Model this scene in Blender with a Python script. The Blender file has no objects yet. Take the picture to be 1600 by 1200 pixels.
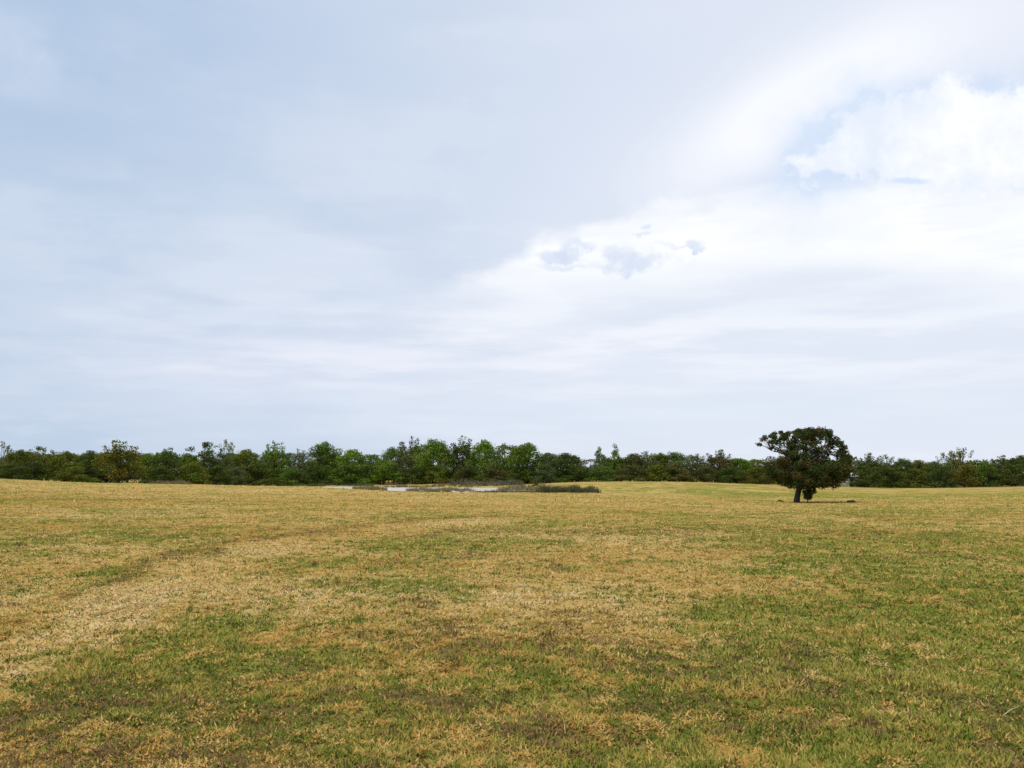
import bpy, math, random
import numpy as np
from mathutils import Vector

rng = np.random.default_rng(7)
random.seed(7)
S = bpy.context.scene
COL = S.collection

# ------------------------------------------------------------------ camera, sky, sun, exposure
F, CX, CY, VH, EYE = 1386.0, 800.0, 600.0, 742.0, 1.65
PITCH = math.atan((VH - CY) / F)
cam = bpy.data.cameras.new('camera')
cam.sensor_width = 36.0
cam.lens = 36.0 * F / 1600.0
cam.clip_start, cam.clip_end = 0.1, 20000.0
cam_o = bpy.data.objects.new('camera', cam)
cam_o.location = (0, 0, EYE)
cam_o.rotation_euler = (math.pi / 2 + PITCH, 0, 0)
COL.objects.link(cam_o)
S.camera = cam_o


def ray(px, v):
    """direction (x, y, z) seen at photo position px, v"""
    xc, yc = (px - CX) / F, (CY - v) / F
    cp, sp = math.cos(PITCH), math.sin(PITCH)
    return xc, cp - yc * sp, sp + yc * cp


def at(px, v, d):
    x, y, z = ray(px, v)
    return x / y * d, d, EYE + z / y * d


def azel(px, v):
    x, y, z = ray(px, v)
    return math.atan2(x, y), math.atan2(z, math.hypot(x, y))


SUN_EL, SUN_AZ = math.radians(60), math.radians(-115)      # azimuth from +Y towards +X
sun = bpy.data.lights.new('sun', 'SUN')
sun.energy = 2.0
sun.angle = math.radians(14)
sun.color = (1.0, 0.95, 0.86)
sun_o = bpy.data.objects.new('sun', sun)
sd = Vector((math.sin(SUN_AZ) * math.cos(SUN_EL), math.cos(SUN_AZ) * math.cos(SUN_EL), math.sin(SUN_EL)))
sun_o.rotation_euler = sd.to_track_quat('Z', 'Y').to_euler()
sun_o.location = (40, 50, 80)
COL.objects.link(sun_o)

S.view_settings.view_transform = 'Standard'
S.view_settings.look = 'None'
S.view_settings.exposure = 0.08
S.view_settings.gamma = 1.0
S.view_settings.use_curve_mapping = False
S.render.engine = 'CYCLES'
S.cycles.max_bounces = 6
S.cycles.diffuse_bounces = 3
S.cycles.transparent_max_bounces = 8


class E:
    """a socket with arithmetic: builds Math nodes"""
    def __init__(s, nt, sock): s.nt, s.k = nt, sock

    def _m(s, op, *args, clamp=False):
        n = s.nt.nodes.new('ShaderNodeMath'); n.operation = op; n.use_clamp = clamp
        for i, a in enumerate(args):
            if isinstance(a, E): s.nt.links.new(a.k, n.inputs[i])
            else: n.inputs[i].default_value = a
        return E(s.nt, n.outputs[0])

    def __add__(s, o): return s._m('ADD', s, o)
    __radd__ = __add__
    def __sub__(s, o): return s._m('SUBTRACT', s, o)
    def __rsub__(s, o): return s._m('SUBTRACT', o, s)
    def __mul__(s, o): return s._m('MULTIPLY', s, o)
    __rmul__ = __mul__
    def __truediv__(s, o): return s._m('DIVIDE', s, o)
    def exp(s): return s._m('EXPONENT', s)
    def clamp(s): return s._m('ADD', s, 0.0, clamp=True)
    def max(s, o): return s._m('MAXIMUM', s, o)

    def step(s, a, b):
        n = s.nt.nodes.new('ShaderNodeMapRange'); n.interpolation_type = 'SMOOTHSTEP'
        s.nt.links.new(s.k, n.inputs['Value'])
        lo, hi, x, y = (a, b, 0.0, 1.0) if a < b else (b, a, 1.0, 0.0)
        n.inputs['From Min'].default_value = lo; n.inputs['From Max'].default_value = hi
        n.inputs['To Min'].default_value = x; n.inputs['To Max'].default_value = y
        return E(s.nt, n.outputs['Result'])


def mixc(nt, fac, a, b, mode='MIX'):
    n = nt.nodes.new('ShaderNodeMix'); n.data_type = 'RGBA'; n.blend_type = mode
    for sk, v in ((n.inputs[0], fac), (n.inputs[6], a), (n.inputs[7], b)):
        if isinstance(v, E): nt.links.new(v.k, sk)
        elif isinstance(v, (int, float)): sk.default_value = v
        elif isinstance(v, tuple): sk.default_value = (*v[:3], 1.0)
        else: nt.links.new(v, sk)
    return n.outputs[2]


def noise(nt, vec, scale, detail=4, rough=0.55, off=None, dist=0.0):
    n = nt.nodes.new('ShaderNodeTexNoise')
    if off or isinstance(scale, tuple):
        m = nt.nodes.new('ShaderNodeMapping')
        nt.links.new(vec, m.inputs['Vector'])
        if off: m.inputs['Location'].default_value = off
        if isinstance(scale, tuple):
            m.inputs['Scale'].default_value = scale; scale = 1.0
        vec = m.outputs[0]
    nt.links.new(vec, n.inputs['Vector'])
    n.inputs['Scale'].default_value = scale; n.inputs['Detail'].default_value = detail
    n.inputs['Roughness'].default_value = rough; n.inputs['Distortion'].default_value = dist
    return E(nt, n.outputs['Fac'])


def srgb(r, g, b):
    f = lambda c: c / 12.92 if c <= 0.04045 else ((c + 0.055) / 1.055) ** 2.4
    return f(r / 255), f(g / 255), f(b / 255)


# world: clear sky under a thin veil, white cloud bank low on the right, a few grey scraps
W = bpy.data.worlds.new('World'); S.world = W; W.use_nodes = True
nt = W.node_tree; nt.nodes.clear()
STR = 0.1
out = nt.nodes.new('ShaderNodeOutputWorld'); bg = nt.nodes.new('ShaderNodeBackground')
bg.inputs['Strength'].default_value = STR
nt.links.new(bg.outputs[0], out.inputs[0])
tc = nt.nodes.new('ShaderNodeTexCoord'); dirv = tc.outputs['Generated']
sep = nt.nodes.new('ShaderNodeSeparateXYZ'); nt.links.new(dirv, sep.inputs[0])
X, Y, Z = (E(nt, sep.outputs[i]) for i in range(3))
az = X._m('ARCTAN2', X, Y)
el = Z._m('ARCSINE', Z)
# cloud-sheet coordinates
den = (Z.max(0.0) + 0.12)
cx_, cy_ = X / den, Y / den
comb = nt.nodes.new('ShaderNodeCombineXYZ'); nt.links.new(cx_.k, comb.inputs[0]); nt.links.new(cy_.k, comb.inputs[1])
sheet = comb.outputs[0]
ae = nt.nodes.new('ShaderNodeCombineXYZ'); nt.links.new(az.k, ae.inputs[0]); nt.links.new(el.k, ae.inputs[1])
aev = ae.outputs[0]
n_big = noise(nt, sheet, 0.9, 3, 0.5, off=(3.1, 0.4, 0))
n_mid = noise(nt, sheet, 2.6, 5, 0.55, off=(1.7, 5.2, 0))
n_fine = noise(nt, aev, 26.0, 5, 0.6, off=(4.0, 2.0, 0))
n_puff = noise(nt, aev, 11.0, 6, 0.58, off=(9.0, 1.0, 0))
n_wisp = noise(nt, aev, 60.0, 4, 0.6, off=(5.0, 8.0, 0))
n_str = noise(nt, aev, (5.0, 34.0, 1.0), 4, 0.55, off=(2.0, 7.0, 0))
n_str2 = noise(nt, aev, (2.2, 11.0, 1.0), 4, 0.5, off=(6.0, 3.0, 0))


def gauss(px, v, sx, sy, ang=0.0, wob=0.0):
    """soft spot round the direction seen at px, v; sizes in photo pixels, ang = tilt up to the right"""
    a0, e0 = azel(px, v)
    da, de = az - a0, el - e0
    if wob:
        da = da + (n_puff - 0.5) * wob; de = de + (n_fine - 0.5) * wob
    c, s = math.cos(ang), math.sin(ang)
    p = (da * c + de * s) * (F / sx)
    q = (de * c - da * s) * (F / sy)
    return ((p * p + q * q) * -0.5).exp()


def lin(c): return tuple(x / STR for x in srgb(*c))


sky = nt.nodes.new('ShaderNodeTexSky'); sky.sky_type = 'NISHITA'; sky.sun_disc = False
sky.sun_elevation = SUN_EL; sky.sun_rotation = SUN_AZ
sky.air_density = 1.0; sky.dust_density = 2.0; sky.ozone_density = 1.0
# veil: greyer blue to the left, paler to the right
veil = mixc(nt, (az + (n_big - 0.5) * 0.6).step(-0.66, 0.36), lin((188, 206, 228)), lin((224, 231, 245)))
col = mixc(nt, 0.93, sky.outputs[0], veil)
mot = gauss(400, 300, 700, 420) * ((n_mid - 0.5) * 1.0 + (n_str2 - 0.5) * 0.8).step(-0.12, 0.24) * 0.5
col = mixc(nt, mot.clamp(), col, lin((214, 223, 238)))
rp = gauss(700, 250, 800, 300) * ((n_puff - 0.5) * 0.9 + (n_str2 - 0.5) * 1.6).step(0.0, 0.22) * 0.22
col = mixc(nt, rp.clamp(), col, lin((222, 229, 241)))
# darker blue upper left
dk = (gauss(60, -20, 260, 110) + gauss(0, 190, 220, 40) * 0.5 + gauss(330, 80, 200, 60) * 0.3) * ((n_mid - 0.5) * 3.0 + 0.9)
col = mixc(nt, dk.clamp() * 0.42, col, lin((150, 179, 215)))
lt = (gauss(40, 75, 90, 26, -0.2) * 0.8 + gauss(10, 140, 60, 12) * 0.4) * ((n_puff - 0.5) * 4.0 + 0.8)
col = mixc(nt, lt.clamp(), col, lin((198, 212, 231)))
# paler horizon band mid-left
hz = gauss(760, 560, 520, 60) * 0.55 + gauss(450, 575, 170, 22) * 0.4
col = mixc(nt, (hz * ((n_str - 0.5) * 3.2 + 0.9)).clamp(), col, lin((224, 228, 242)))
# upper white band
wb = gauss(1215, 175, 150, 46, 0.45) + gauss(1330, 120, 150, 40, 0.35) * 0.55 + gauss(1560, 55, 220, 50, 0.2) * 0.45
col = mixc(nt, (wb * ((n_big - 0.5) * 2.0 + 0.95) * 0.80).clamp(), col, lin((244, 246, 252)))
# the white bank under a slanting edge
pts = [azel(*p) for p in ((560, 492), (700, 440), (870, 372), (1000, 318), (1150, 286), (1300, 284), (1600, 290))]
cf = np.polyfit([p[0] for p in pts], [p[1] for p in pts], 3)
line = ((az * float(cf[0]) + float(cf[1])) * az + float(cf[2])) * az + float(cf[3])
below = line - el
edge = (below + (n_puff - 0.5) * 0.05 + (n_fine - 0.5) * 0.035 + (n_str - 0.5) * 0.04).step(-0.008, 0.020)
fadel = (az + (n_big - 0.5) * 0.2).step(-0.20, 0.04)
fadeb = (below + (n_str2 - 0.5) * 0.22 - az * 0.10).step(0.12, 0.01)
outer = (az - 1.2).step(0.6, 0.0)
bank = edge * fadel * outer * (fadeb * 0.86 + 0.06) * ((n_mid - 0.5) * 1.4 + 0.90)
col = mixc(nt, bank.clamp(), col, lin((251, 252, 254)))
grey = edge * fadel * (n_str - 0.5).step(0.02, 0.18) * 0.5
col = mixc(nt, grey.clamp(), col, lin((228, 234, 245)))
# pale streaks low over the horizon
low = gauss(1250, 520, 520, 95) * (n_str - 0.40).step(0.0, 0.22) * 0.55
col = mixc(nt, low.clamp(), col, lin((247, 249, 253)))
low2 = gauss(1150, 470, 260, 20) * 0.35 + gauss(1560, 470, 170, 25) * 0.30 + gauss(1350, 550, 300, 14) * 0.25
col = mixc(nt, (low2 * (n_str * 1.6)).clamp(), col, lin((216, 226, 240)))
hzr = gauss(1200, 640, 520, 34) * 0.6
col = mixc(nt, hzr.clamp(), col, lin((216, 226, 240)))
# blue windows in the cloud and the heap of white beside them
bl = (gauss(1290, 235, 42, 52, -0.35, 0.05) * 1.1 + gauss(1330, 190, 60, 30, 0.6, 0.05) + gauss(1425, 168, 60, 22, 0.1, 0.05) * 1.0
      + gauss(1550, 148, 90, 16, 0.0, 0.05) * 1.2 + gauss(1300, 275, 80, 16, 0.0, 0.04) * 0.8)
col = mixc(nt, (bl * ((n_puff - 0.5) * 2.4 + 0.85)).clamp() * 0.78, col, lin((204, 221, 245)))
lumps = ((1380, 183, 44, 24, 0, 1), (1345, 206, 42, 18, .5, .8), (1470, 160, 22, 26, 0, .9), (1480, 192, 44, 26, 0, 1), (1545, 205, 76, 34, 0, 1), (1630, 205, 60, 36, 0, 1),
         (1335, 252, 60, 12, .15, .75), (1400, 238, 56, 24, 0, .95), (1475, 245, 74, 32, 0, 1), (1575, 258, 84, 30, 0, 1), (1605, 157, 48, 5, 0, .7), (1280, 258, 26, 6, .1, .5), (1238, 246, 20, 6, 0, .5))
dens = None
for px, v, sx, sy, a, k in lumps:
    g = gauss(px, v, sx, sy, a, 0.035) * k
    dens = g if dens is None else dens + g
al = (dens * 0.80 + (n_fine - 0.5) * 2.0 + (n_wisp - 0.5) * 1.4 + (n_puff - 0.5) * 1.4).step(0.30, 0.90) * dens.step(0.05, 0.35)
wht = (gauss(1540, 205, 110, 50) + (n_puff - 0.5) * 2.2 + (n_fine - 0.5) * 2.0 + (n_wisp - 0.5) * 0.8).clamp()
cuc = mixc(nt, wht, lin((228, 236, 248)), lin((251, 252, 254)))
col = mixc(nt, al * 0.92, col, cuc)
pk = gauss(1418, 284, 26, 6, -.1, 0.02)
col = mixc(nt, (pk + (n_fine - 0.5) * 1.2).step(0.35, 0.9) * pk.step(0.03, 0.3) * 0.8, col, lin((206, 222, 246)))
# grey scraps hanging below the bank
for px, v, sx, sy, k in ((875, 398, 22, 9, 1), (908, 386, 20, 9, 1), (880, 416, 28, 4.5, .7), (968, 397, 18, 12, 1), (1000, 408, 34, 13, 1),
                         (955, 420, 30, 6, .6), (1076, 379, 10, 6, .9), (1045, 384, 22, 5, .55), (1014, 353, 7, 4, .8), (1003, 365, 10, 3, .8)):
    g = gauss(px, v, sx * 1.12, sy * 0.82, 0.0, 0.040)
    col = mixc(nt, (g * 1.1 + (n_fine - 0.5) * 1.8 + (n_wisp - 0.5) * 2.0).step(0.12, 1.0) * (0.66 * k) * ((n_fine - 0.5) * 2.0 + 1.0) * g.step(0.02, 0.3), col, lin((210, 221, 240)))
nt.links.new(col, bg.inputs['Color'])


# ------------------------------------------------------------------ terrain
def hash2(ix, iy, seed):
    n = (ix.astype(np.int64) * 374761393 + iy.astype(np.int64) * 668265263 + seed * 974634777) & 0x7fffffff
    n = ((n ^ (n >> 13)) * 1274126177) & 0x7fffffff
    n = n ^ (n >> 16)
    return (n & 0xffff) / 65535.0


def vnoise(x, y, seed=0):
    ix, iy = np.floor(x), np.floor(y)
    fx, fy = x - ix, y - iy
    fx, fy = fx * fx * (3 - 2 * fx), fy * fy * (3 - 2 * fy)
    a, b = hash2(ix, iy, seed), hash2(ix + 1, iy, seed)
    c, d = hash2(ix, iy + 1, seed), hash2(ix + 1, iy + 1, seed)
    return (a * (1 - fx) + b * fx) * (1 - fy) + (c * (1 - fx) + d * fx) * fy


def fbm(x, y, seed=0, octv=4, gain=0.5):
    s, a, t = 0.0, 1.0, 0.0
    for i in range(octv):
        s = s + a * vnoise(x * 2 ** i + 17.3 * i, y * 2 ** i - 9.1 * i, seed + i); t += a; a *= gain
    return s / t


PXK = np.array([-500, 0, 150, 300, 450, 560, 700, 820, 900, 980, 1080, 1250, 1400, 1600, 2100], float)
DK = np.array([0, 20, 40, 60, 85, 103, 118, 135, 152, 168, 200, 300, 6000], float)
ZT = np.array([
    [0, 0, 0.10, 0.25, 0.70, 1.05, 1.15, 0.90, 0.70, 0.5, 0.3, 0, 0],
    [0, 0, 0.05, 0.15, 0.55, 0.90, 1.12, 0.95, 0.70, 0.5, 0.3, 0, 0],
    [0, 0, 0.00, 0.00, 0.10, 0.25, 0.40, 0.45, 0.30, 0.3, 0.2, 0, 0],
    [0, 0, 0.00, -.05, 0.00, 0.08, 0.16, 0.18, 0.05, 0.0, 0.1, 0, 0],
    [0, 0, -.03, -.12, -.10, -.02, 0.02, -.10, -.55, -.80, .10, 0, 0],
    [0, 0, -.05, -.16, -.18, -.10, -.25, -.50, -.85, -.90, .05, 0, 0],
    [0, 0, -.08, -.22, -.30, -.36, -.85, -.95, -.95, -.25, .05, 0, 0],
    [0, 0, -.10, -.25, -.34, -.40, -.70, -.80, -.40, -.10, .05, 0, 0],
    [0, 0, -.12, -.28, -.42, -.47, -.50, -.05, 0.25, 0.30, .15, 0, 0],
    [0, 0, -.14, -.32, -.52, -.58, -.50, 0.00, 0.38, 0.42, .15, 0, 0],
    [0, 0, -.16, -.36, -.66, -.70, -.50, -.10, 0.22, 0.30, .10, 0, 0],
    [0, 0, -.20, -.46, -.97, -.98, -.85, -.60, -.40, -.35, -.2, 0, 0],
    [0, 0, -.20, -.44, -.88, -.98, -.95, -.88, -.80, -.75, -.3, 0, 0],
    [0, 0, -.16, -.36, -.62, -.70, -.68, -.58, -.50, -.45, -.2, 0, 0],
    [0, 0, -.10, -.25, -.45, -.50, -.50, -.40, -.35, -.3, -.1, 0, 0]])


def hermite(xk, x):
    """index and smooth weights of 4 neighbours (Catmull-Rom on the knot index)"""
    i = np.clip(np.searchsorted(xk, x, side='right') - 1, 0, len(xk) - 2)
    t = np.clip((x - xk[i]) / (xk[i + 1] - xk[i]), 0, 1)
    t2, t3 = t * t, t * t * t
    w = [-0.5 * t + t2 - 0.5 * t3, 1 - 2.5 * t2 + 1.5 * t3, 0.5 * t + 2 * t2 - 1.5 * t3, -0.5 * t2 + 0.5 * t3]
    n = len(xk)
    idx = [np.clip(i - 1, 0, n - 1), i, i + 1, np.clip(i + 2, 0, n - 1)]
    return idx, w


def H(x, y):
    x = np.asarray(x, float); y = np.asarray(y, float)
    d = np.clip(y, 0, 5999)
    px = np.clip(CX + F * x / np.maximum(y, 12.0), -499, 2099)
    ix, wx = hermite(PXK, px)
    iy, wy = hermite(DK, d)
    z = 0
    for a in range(4):
        for b in range(4):
            z = z + wx[a] * wy[b] * ZT[ix[a], iy[b]]
    return z + (fbm(x * 0.22, y * 0.22, 5, 3) - 0.5) * 0.10 * np.clip(y / 12, 0, 1)


def h1(x, y): return float(H(np.array([x]), np.array([y]))[0])


def hummocks(x, y):
    return ((fbm(x * 2.3, y * 2.3, 91, 3) - 0.5) * 0.13 + (fbm(x * 0.7, y * 0.7, 95, 2) - 0.5) * 0.07) * np.clip(1.3 - y / 60, 0, 1)


WATER_Z = -0.60

# sward pattern: 0 straw .. 1 green, plus bare brown and pale track (what grows where, plus foreground shade put into the colour)
TRACK = np.array([(-400, 1190), (-120, 1110), (0, 1045), (110, 995), (220, 925), (330, 880), (430, 855), (540, 838), (650, 824), (760, 812)], float)


def ground_xy(px, v):
    x, y, z = ray(px, v)
    d = 5.0
    lo, hi = 2.0, 200.0
    for _ in range(50):
        d = 0.5 * (lo + hi)
        if EYE + z / y * d > h1(x / y * d, d): lo = d
        else: hi = d
    return x / y * d, d


TRK = np.array([ground_xy(*p) for p in TRACK])
BLOB = []   # (x, y, rx, ry, dgreen, dbrown, dpale)
for px, v, sx, sy, g, b, p in (
        (90, 1075, 60, 26, .8, .25, -.3), (60, 1150, 110, 50, .1, .8, -.2), (240, 1130, 160, 60, .25, .45, -.1), (520, 1100, 150, 60, .35, .2, 0),
        (760, 1120, 130, 60, .35, .1, 0), (880, 1030, 130, 40, .3, .2, 0), (560, 900, 120, 22, .4, .05, 0), (450, 930, 90, 22, .3, .1, 0),
        (1450, 920, 200, 60, .65, 0, 0), (1330, 1000, 220, 60, .5, .1, 0), (1500, 1050, 180, 60, .6, .15, 0), (1480, 850, 160, 14, .45, .1, 0),
        (1300, 850, 160, 10, .4, 0, 0), (1250, 890, 200, 16, .15, 0, .2), (1020, 845, 90, 12, -.5, -.1, .4), (850, 950, 160, 20, -.2, 0, .0),
        (1000, 930, 130, 18, -.3, 0, .1), (1150, 830, 150, 6, .1, .4, 0), (860, 832, 130, 6, .1, .35, 0), (560, 830, 90, 5, .2, .5, -.3),
        (200, 845, 160, 14, .4, .1, 0), (80, 830, 120, 20, .5, 0, 0), (330, 800, 200, 10, .15, 0, .1), (160, 782, 130, 2.5, .2, .6, 0),
        (70, 753, 90, 2.5, .9, 0, 0), (1120, 770, 160, 2.5, .7, 0, 0), (1340, 776, 180, 2.5, .6, 0, 0), (1290, 803, 90, 3, .1, .5, 0), (1100, 1150, 300, 50, .2, .25, 0),
        (1560, 1160, 140, 50, .3, .3, 0), (700, 980, 160, 24, -.2, .2, 0), (1180, 1050, 110, 30, .25, .3, 0), (620, 1030, 120, 26, -.15, 0, .05),
        (300, 985, 130, 30, .05, .15, 0), (450, 770, 300, 4, -.3, 0, .15), (900, 782, 300, 4, -.4, 0, .1), (1500, 800, 150, 6, .4, 0, 0)):
    x0, y0 = ground_xy(px, v)
    xa, ya = ground_xy(px, v + sy); xb, yb = ground_xy(px, max(v - sy, v - 0.5 * (v - 760)))
    BLOB.append((x0, y0, sx / F * y0, max(0.5 * abs(yb - ya), 0.15), g, b, p))


def sward(x, y):
    n1 = fbm(x * 0.055, y * 0.055, 11, 3); n2 = fbm(x * 0.30, y * 0.22, 23, 4); n3 = fbm(x * 1.3, y * 1.1, 37, 3)
    n4 = fbm(x * 0.09, y * 0.5, 71, 3)
    right = np.clip((x / np.maximum(y, 4.0) + 0.12) * 0.55, -0.15, 0.30)
    near = np.clip((11 - y) / 12, 0, 0.4)  # painted foreground shade: browner, greener, less pale straw towards the camera
    n5 = fbm(x * 0.75, y * 0.6, 29, 3)
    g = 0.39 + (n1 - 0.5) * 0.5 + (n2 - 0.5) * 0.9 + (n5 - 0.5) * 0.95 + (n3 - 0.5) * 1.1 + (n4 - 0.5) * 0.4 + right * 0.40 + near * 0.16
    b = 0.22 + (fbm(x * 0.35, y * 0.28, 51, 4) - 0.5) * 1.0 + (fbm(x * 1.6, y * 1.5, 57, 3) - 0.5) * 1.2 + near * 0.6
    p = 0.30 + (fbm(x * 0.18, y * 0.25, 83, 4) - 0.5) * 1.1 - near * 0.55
    w = 1 + (n2 - 0.5) * 0.9
    for x0, y0, rx, ry, dg, db, dp in BLOB:
        q = np.exp(-0.5 * (((x - x0) / rx) ** 2 + ((y - y0) / ry) ** 2)) * w
        g = g + q * dg * (0.62 if y0 < 60 else 0.4); b = b + q * db; p = p + q * dp
    # the worn pale wheel track
    dmin = np.full(x.shape, 1e9); sgn = np.zeros(x.shape)
    for i in range(len(TRK) - 1):
        a, c = TRK[i], TRK[i + 1]; e = c - a; L2 = (e * e).sum()
        t = np.clip(((x - a[0]) * e[0] + (y - a[1]) * e[1]) / L2, 0, 1)
        dx, dy = x - a[0] - t * e[0], y - a[1] - t * e[1]
        dd = np.hypot(dx, dy)
        m = dd < dmin
        dmin = np.where(m, dd, dmin); sgn = np.where(m, np.sign(e[0] * dy - e[1] * dx), sgn)
    off = dmin * sgn + (n2 - 0.5) * 1.2
    wid = np.clip(y * 0.031, 0.36, 1.3)
    tr = np.exp(-0.5 * (off / wid) ** 2)
    ru = np.exp(-0.5 * ((off - wid * 2.1) / (wid * 0.45)) ** 2) * np.clip(n3 * 2.2 - 0.2, 0, 1)
    fade = np.clip((62 - y) / 20, 0, 1)
    g = g - tr * 0.38 * fade + ru * 0.25 * fade; p = p + tr * (0.30 + 0.18 * np.clip((16 - y) / 8, 0, 1)) * fade - ru * .5 * fade; b = b - tr * 0.4 * fade + ru * 1.2 * fade
    return np.clip(g, 0, 1), np.clip(b, 0, 1), np.clip(p, 0, 1)


# ------------------------------------------------------------------ helpers
def tag(o, label=None, cat=None, group=None, kind=None):
    for k, v in (('label', label), ('category', cat), ('group', group), ('kind', kind)):
        if v: o[k] = v
    return o


def new_mat(name):
    m = bpy.data.materials.new(name); m.use_nodes = True
    m.node_tree.nodes.clear()
    return m, m.node_tree


def mesh_obj(name, verts, faces, mat, parent=None, attrs=None, smooth=False, link=True):
    """faces: (n, k) int array, all faces with k corners"""
    me = bpy.data.meshes.new(name)
    verts = np.ascontiguousarray(verts, dtype=np.float32); faces = np.ascontiguousarray(faces, dtype=np.int32)
    k = faces.shape[1]
    me.vertices.add(len(verts)); me.vertices.foreach_set('co', verts.ravel())
    me.loops.add(faces.size); me.loops.foreach_set('vertex_index', faces.ravel())
    me.polygons.add(len(faces)); me.polygons.foreach_set('loop_start', np.arange(0, faces.size, k, dtype=np.int32))
    if smooth: me.polygons.foreach_set('use_smooth', np.ones(len(faces), dtype=bool))
    me.update(calc_edges=True)
    for an, arr in (attrs or {}).items():
        arr = np.asarray(arr, dtype=np.float32)
        if arr.ndim == 1:
            a = me.attributes.new(an, 'FLOAT', 'POINT'); a.data.foreach_set('value', arr)
        else:
            a = me.attributes.new(an, 'FLOAT_COLOR', 'POINT')
            if arr.shape[1] == 3: arr = np.concatenate([arr, np.ones((len(arr), 1), np.float32)], 1)
            a.data.foreach_set('color', arr.ravel())
    if mat: me.materials.append(mat)
    o = bpy.data.objects.new(name, me)
    if link: COL.objects.link(o)
    if parent: o.parent = parent
    return o


def empty(name, loc=(0, 0, 0)):
    o = bpy.data.objects.new(name, None); o.empty_display_size = 0.3
    o.location = loc; COL.objects.link(o)
    return o


def tubes(paths, sides=6):
    """paths: list of [(point, radius), ...] -> verts, quads"""
    V, Q = [], []
    for path in paths:
        prev = None
        P = [Vector(p) for p, _ in path]
        for i, (p, r) in enumerate(path):
            t = (P[min(i + 1, len(P) - 1)] - P[max(i - 1, 0)]).normalized()
            u = t.cross(Vector((0.31, 0.95, 0.05))).normalized(); w = t.cross(u)
            ring = []
            for s in range(sides):
                a = 2 * math.pi * s / sides
                ring.append(len(V)); V.append(tuple(P[i] + (u * math.cos(a) + w * math.sin(a)) * r))
            if prev:
                for s in range(sides):
                    Q.append((prev[s], prev[(s + 1) % sides], ring[(s + 1) % sides], ring[s]))
            prev = ring
        tip = len(V); V.append(tuple(P[-1] + (P[-1] - P[-2]).normalized() * path[-1][1]))
        for s in range(sides):
            Q.append((prev[s], prev[(s + 1) % sides], tip, tip))
    return V, Q


def tube_obj(name, paths, mat, parent=None, sides=6, link=True):
    V, Q = tubes(paths, sides)
    me = bpy.data.meshes.new(name)
    me.from_pydata(V, [], [tuple(dict.fromkeys(q)) for q in Q])
    for p in me.polygons: p.use_smooth = True
    me.materials.append(mat)
    o = bpy.data.objects.new(name, me)
    if link: COL.objects.link(o)
    if parent: o.parent = parent
    return o


# ------------------------------------------------------------------ materials
def mat_ground():
    m, t = new_mat('field_turf')
    o = t.nodes.new('ShaderNodeOutputMaterial'); b = t.nodes.new('ShaderNodeBsdfDiffuse')
    t.links.new(b.outputs[0], o.inputs[0])
    a = t.nodes.new('ShaderNodeAttribute'); a.attribute_name = 'sward'
    sp = t.nodes.new('ShaderNodeSeparateColor'); t.links.new(a.outputs['Color'], sp.inputs[0])
    g, br, pa = (E(t, sp.outputs[i]) for i in range(3))
    geo = t.nodes.new('ShaderNodeNewGeometry'); pos = geo.outputs['Position']
    n1 = noise(t, pos, 5.0, 6, 0.68); n2 = noise(t, pos, 1.1, 5, 0.62, off=(7, 3, 0)); n3 = noise(t, pos, 0.35, 4, 0.6, off=(2, 9, 0))
    n4 = noise(t, pos, 17.0, 4, 0.7, off=(1, 1, 0))
    straw = mixc(t, (pa + (n1 - 0.5) * 0.9).clamp(), (0.44, 0.295, 0.088), (0.58, 0.415, 0.160))
    green = mixc(t, n2.step(0.35, 0.65), (0.17, 0.20, 0.034), (0.30, 0.275, 0.060))
    c = mixc(t, (g + (n1 - 0.5) * 1.3 + (n2 - 0.5) * 1.2).step(0.20, 0.90), straw, green)
    c = mixc(t, (br + (n4 - 0.5) * 1.0 + (n3 - 0.5) * 0.5).step(0.35, 0.85) * 0.75, c, (0.150, 0.100, 0.042))
    t.links.new(c, b.inputs['Color'])
    bp = t.nodes.new('ShaderNodeBump'); bp.inputs['Strength'].default_value = 0.9; bp.inputs['Distance'].default_value = 0.08
    hh = n1 * 0.7 + n4 * 0.4
    t.links.new(hh.k, bp.inputs['Height']); t.links.new(bp.outputs[0], b.inputs['Normal'])
    return m


def mat_blades(name, attr='tone', trans=0.25):
    m, t = new_mat(name)
    o = t.nodes.new('ShaderNodeOutputMaterial'); d = t.nodes.new('ShaderNodeBsdfDiffuse'); tr = t.nodes.new('ShaderNodeBsdfTranslucent')
    mx = t.nodes.new('ShaderNodeMixShader'); mx.inputs[0].default_value = trans
    a = t.nodes.new('ShaderNodeAttribute'); a.attribute_name = attr
    geo = t.nodes.new('ShaderNodeNewGeometry'); va = t.nodes.new('ShaderNodeVectorMath'); va.operation = 'MULTIPLY_ADD'
    va.inputs[1].default_value = (.55, .55, .55); va.inputs[2].default_value = (0, 0, 0.75)
    vn = t.nodes.new('ShaderNodeVectorMath'); vn.operation = 'NORMALIZE'
    t.links.new(geo.outputs['Normal'], va.inputs[0]); t.links.new(va.outputs[0], vn.inputs[0]); t.links.new(vn.outputs[0], d.inputs['Normal'])
    for s in (d, tr): t.links.new(a.outputs['Color'], s.inputs['Color'])
    t.links.new(d.outputs[0], mx.inputs[1]); t.links.new(tr.outputs[0], mx.inputs[2]); t.links.new(mx.outputs[0], o.inputs[0])
    return m


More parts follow.
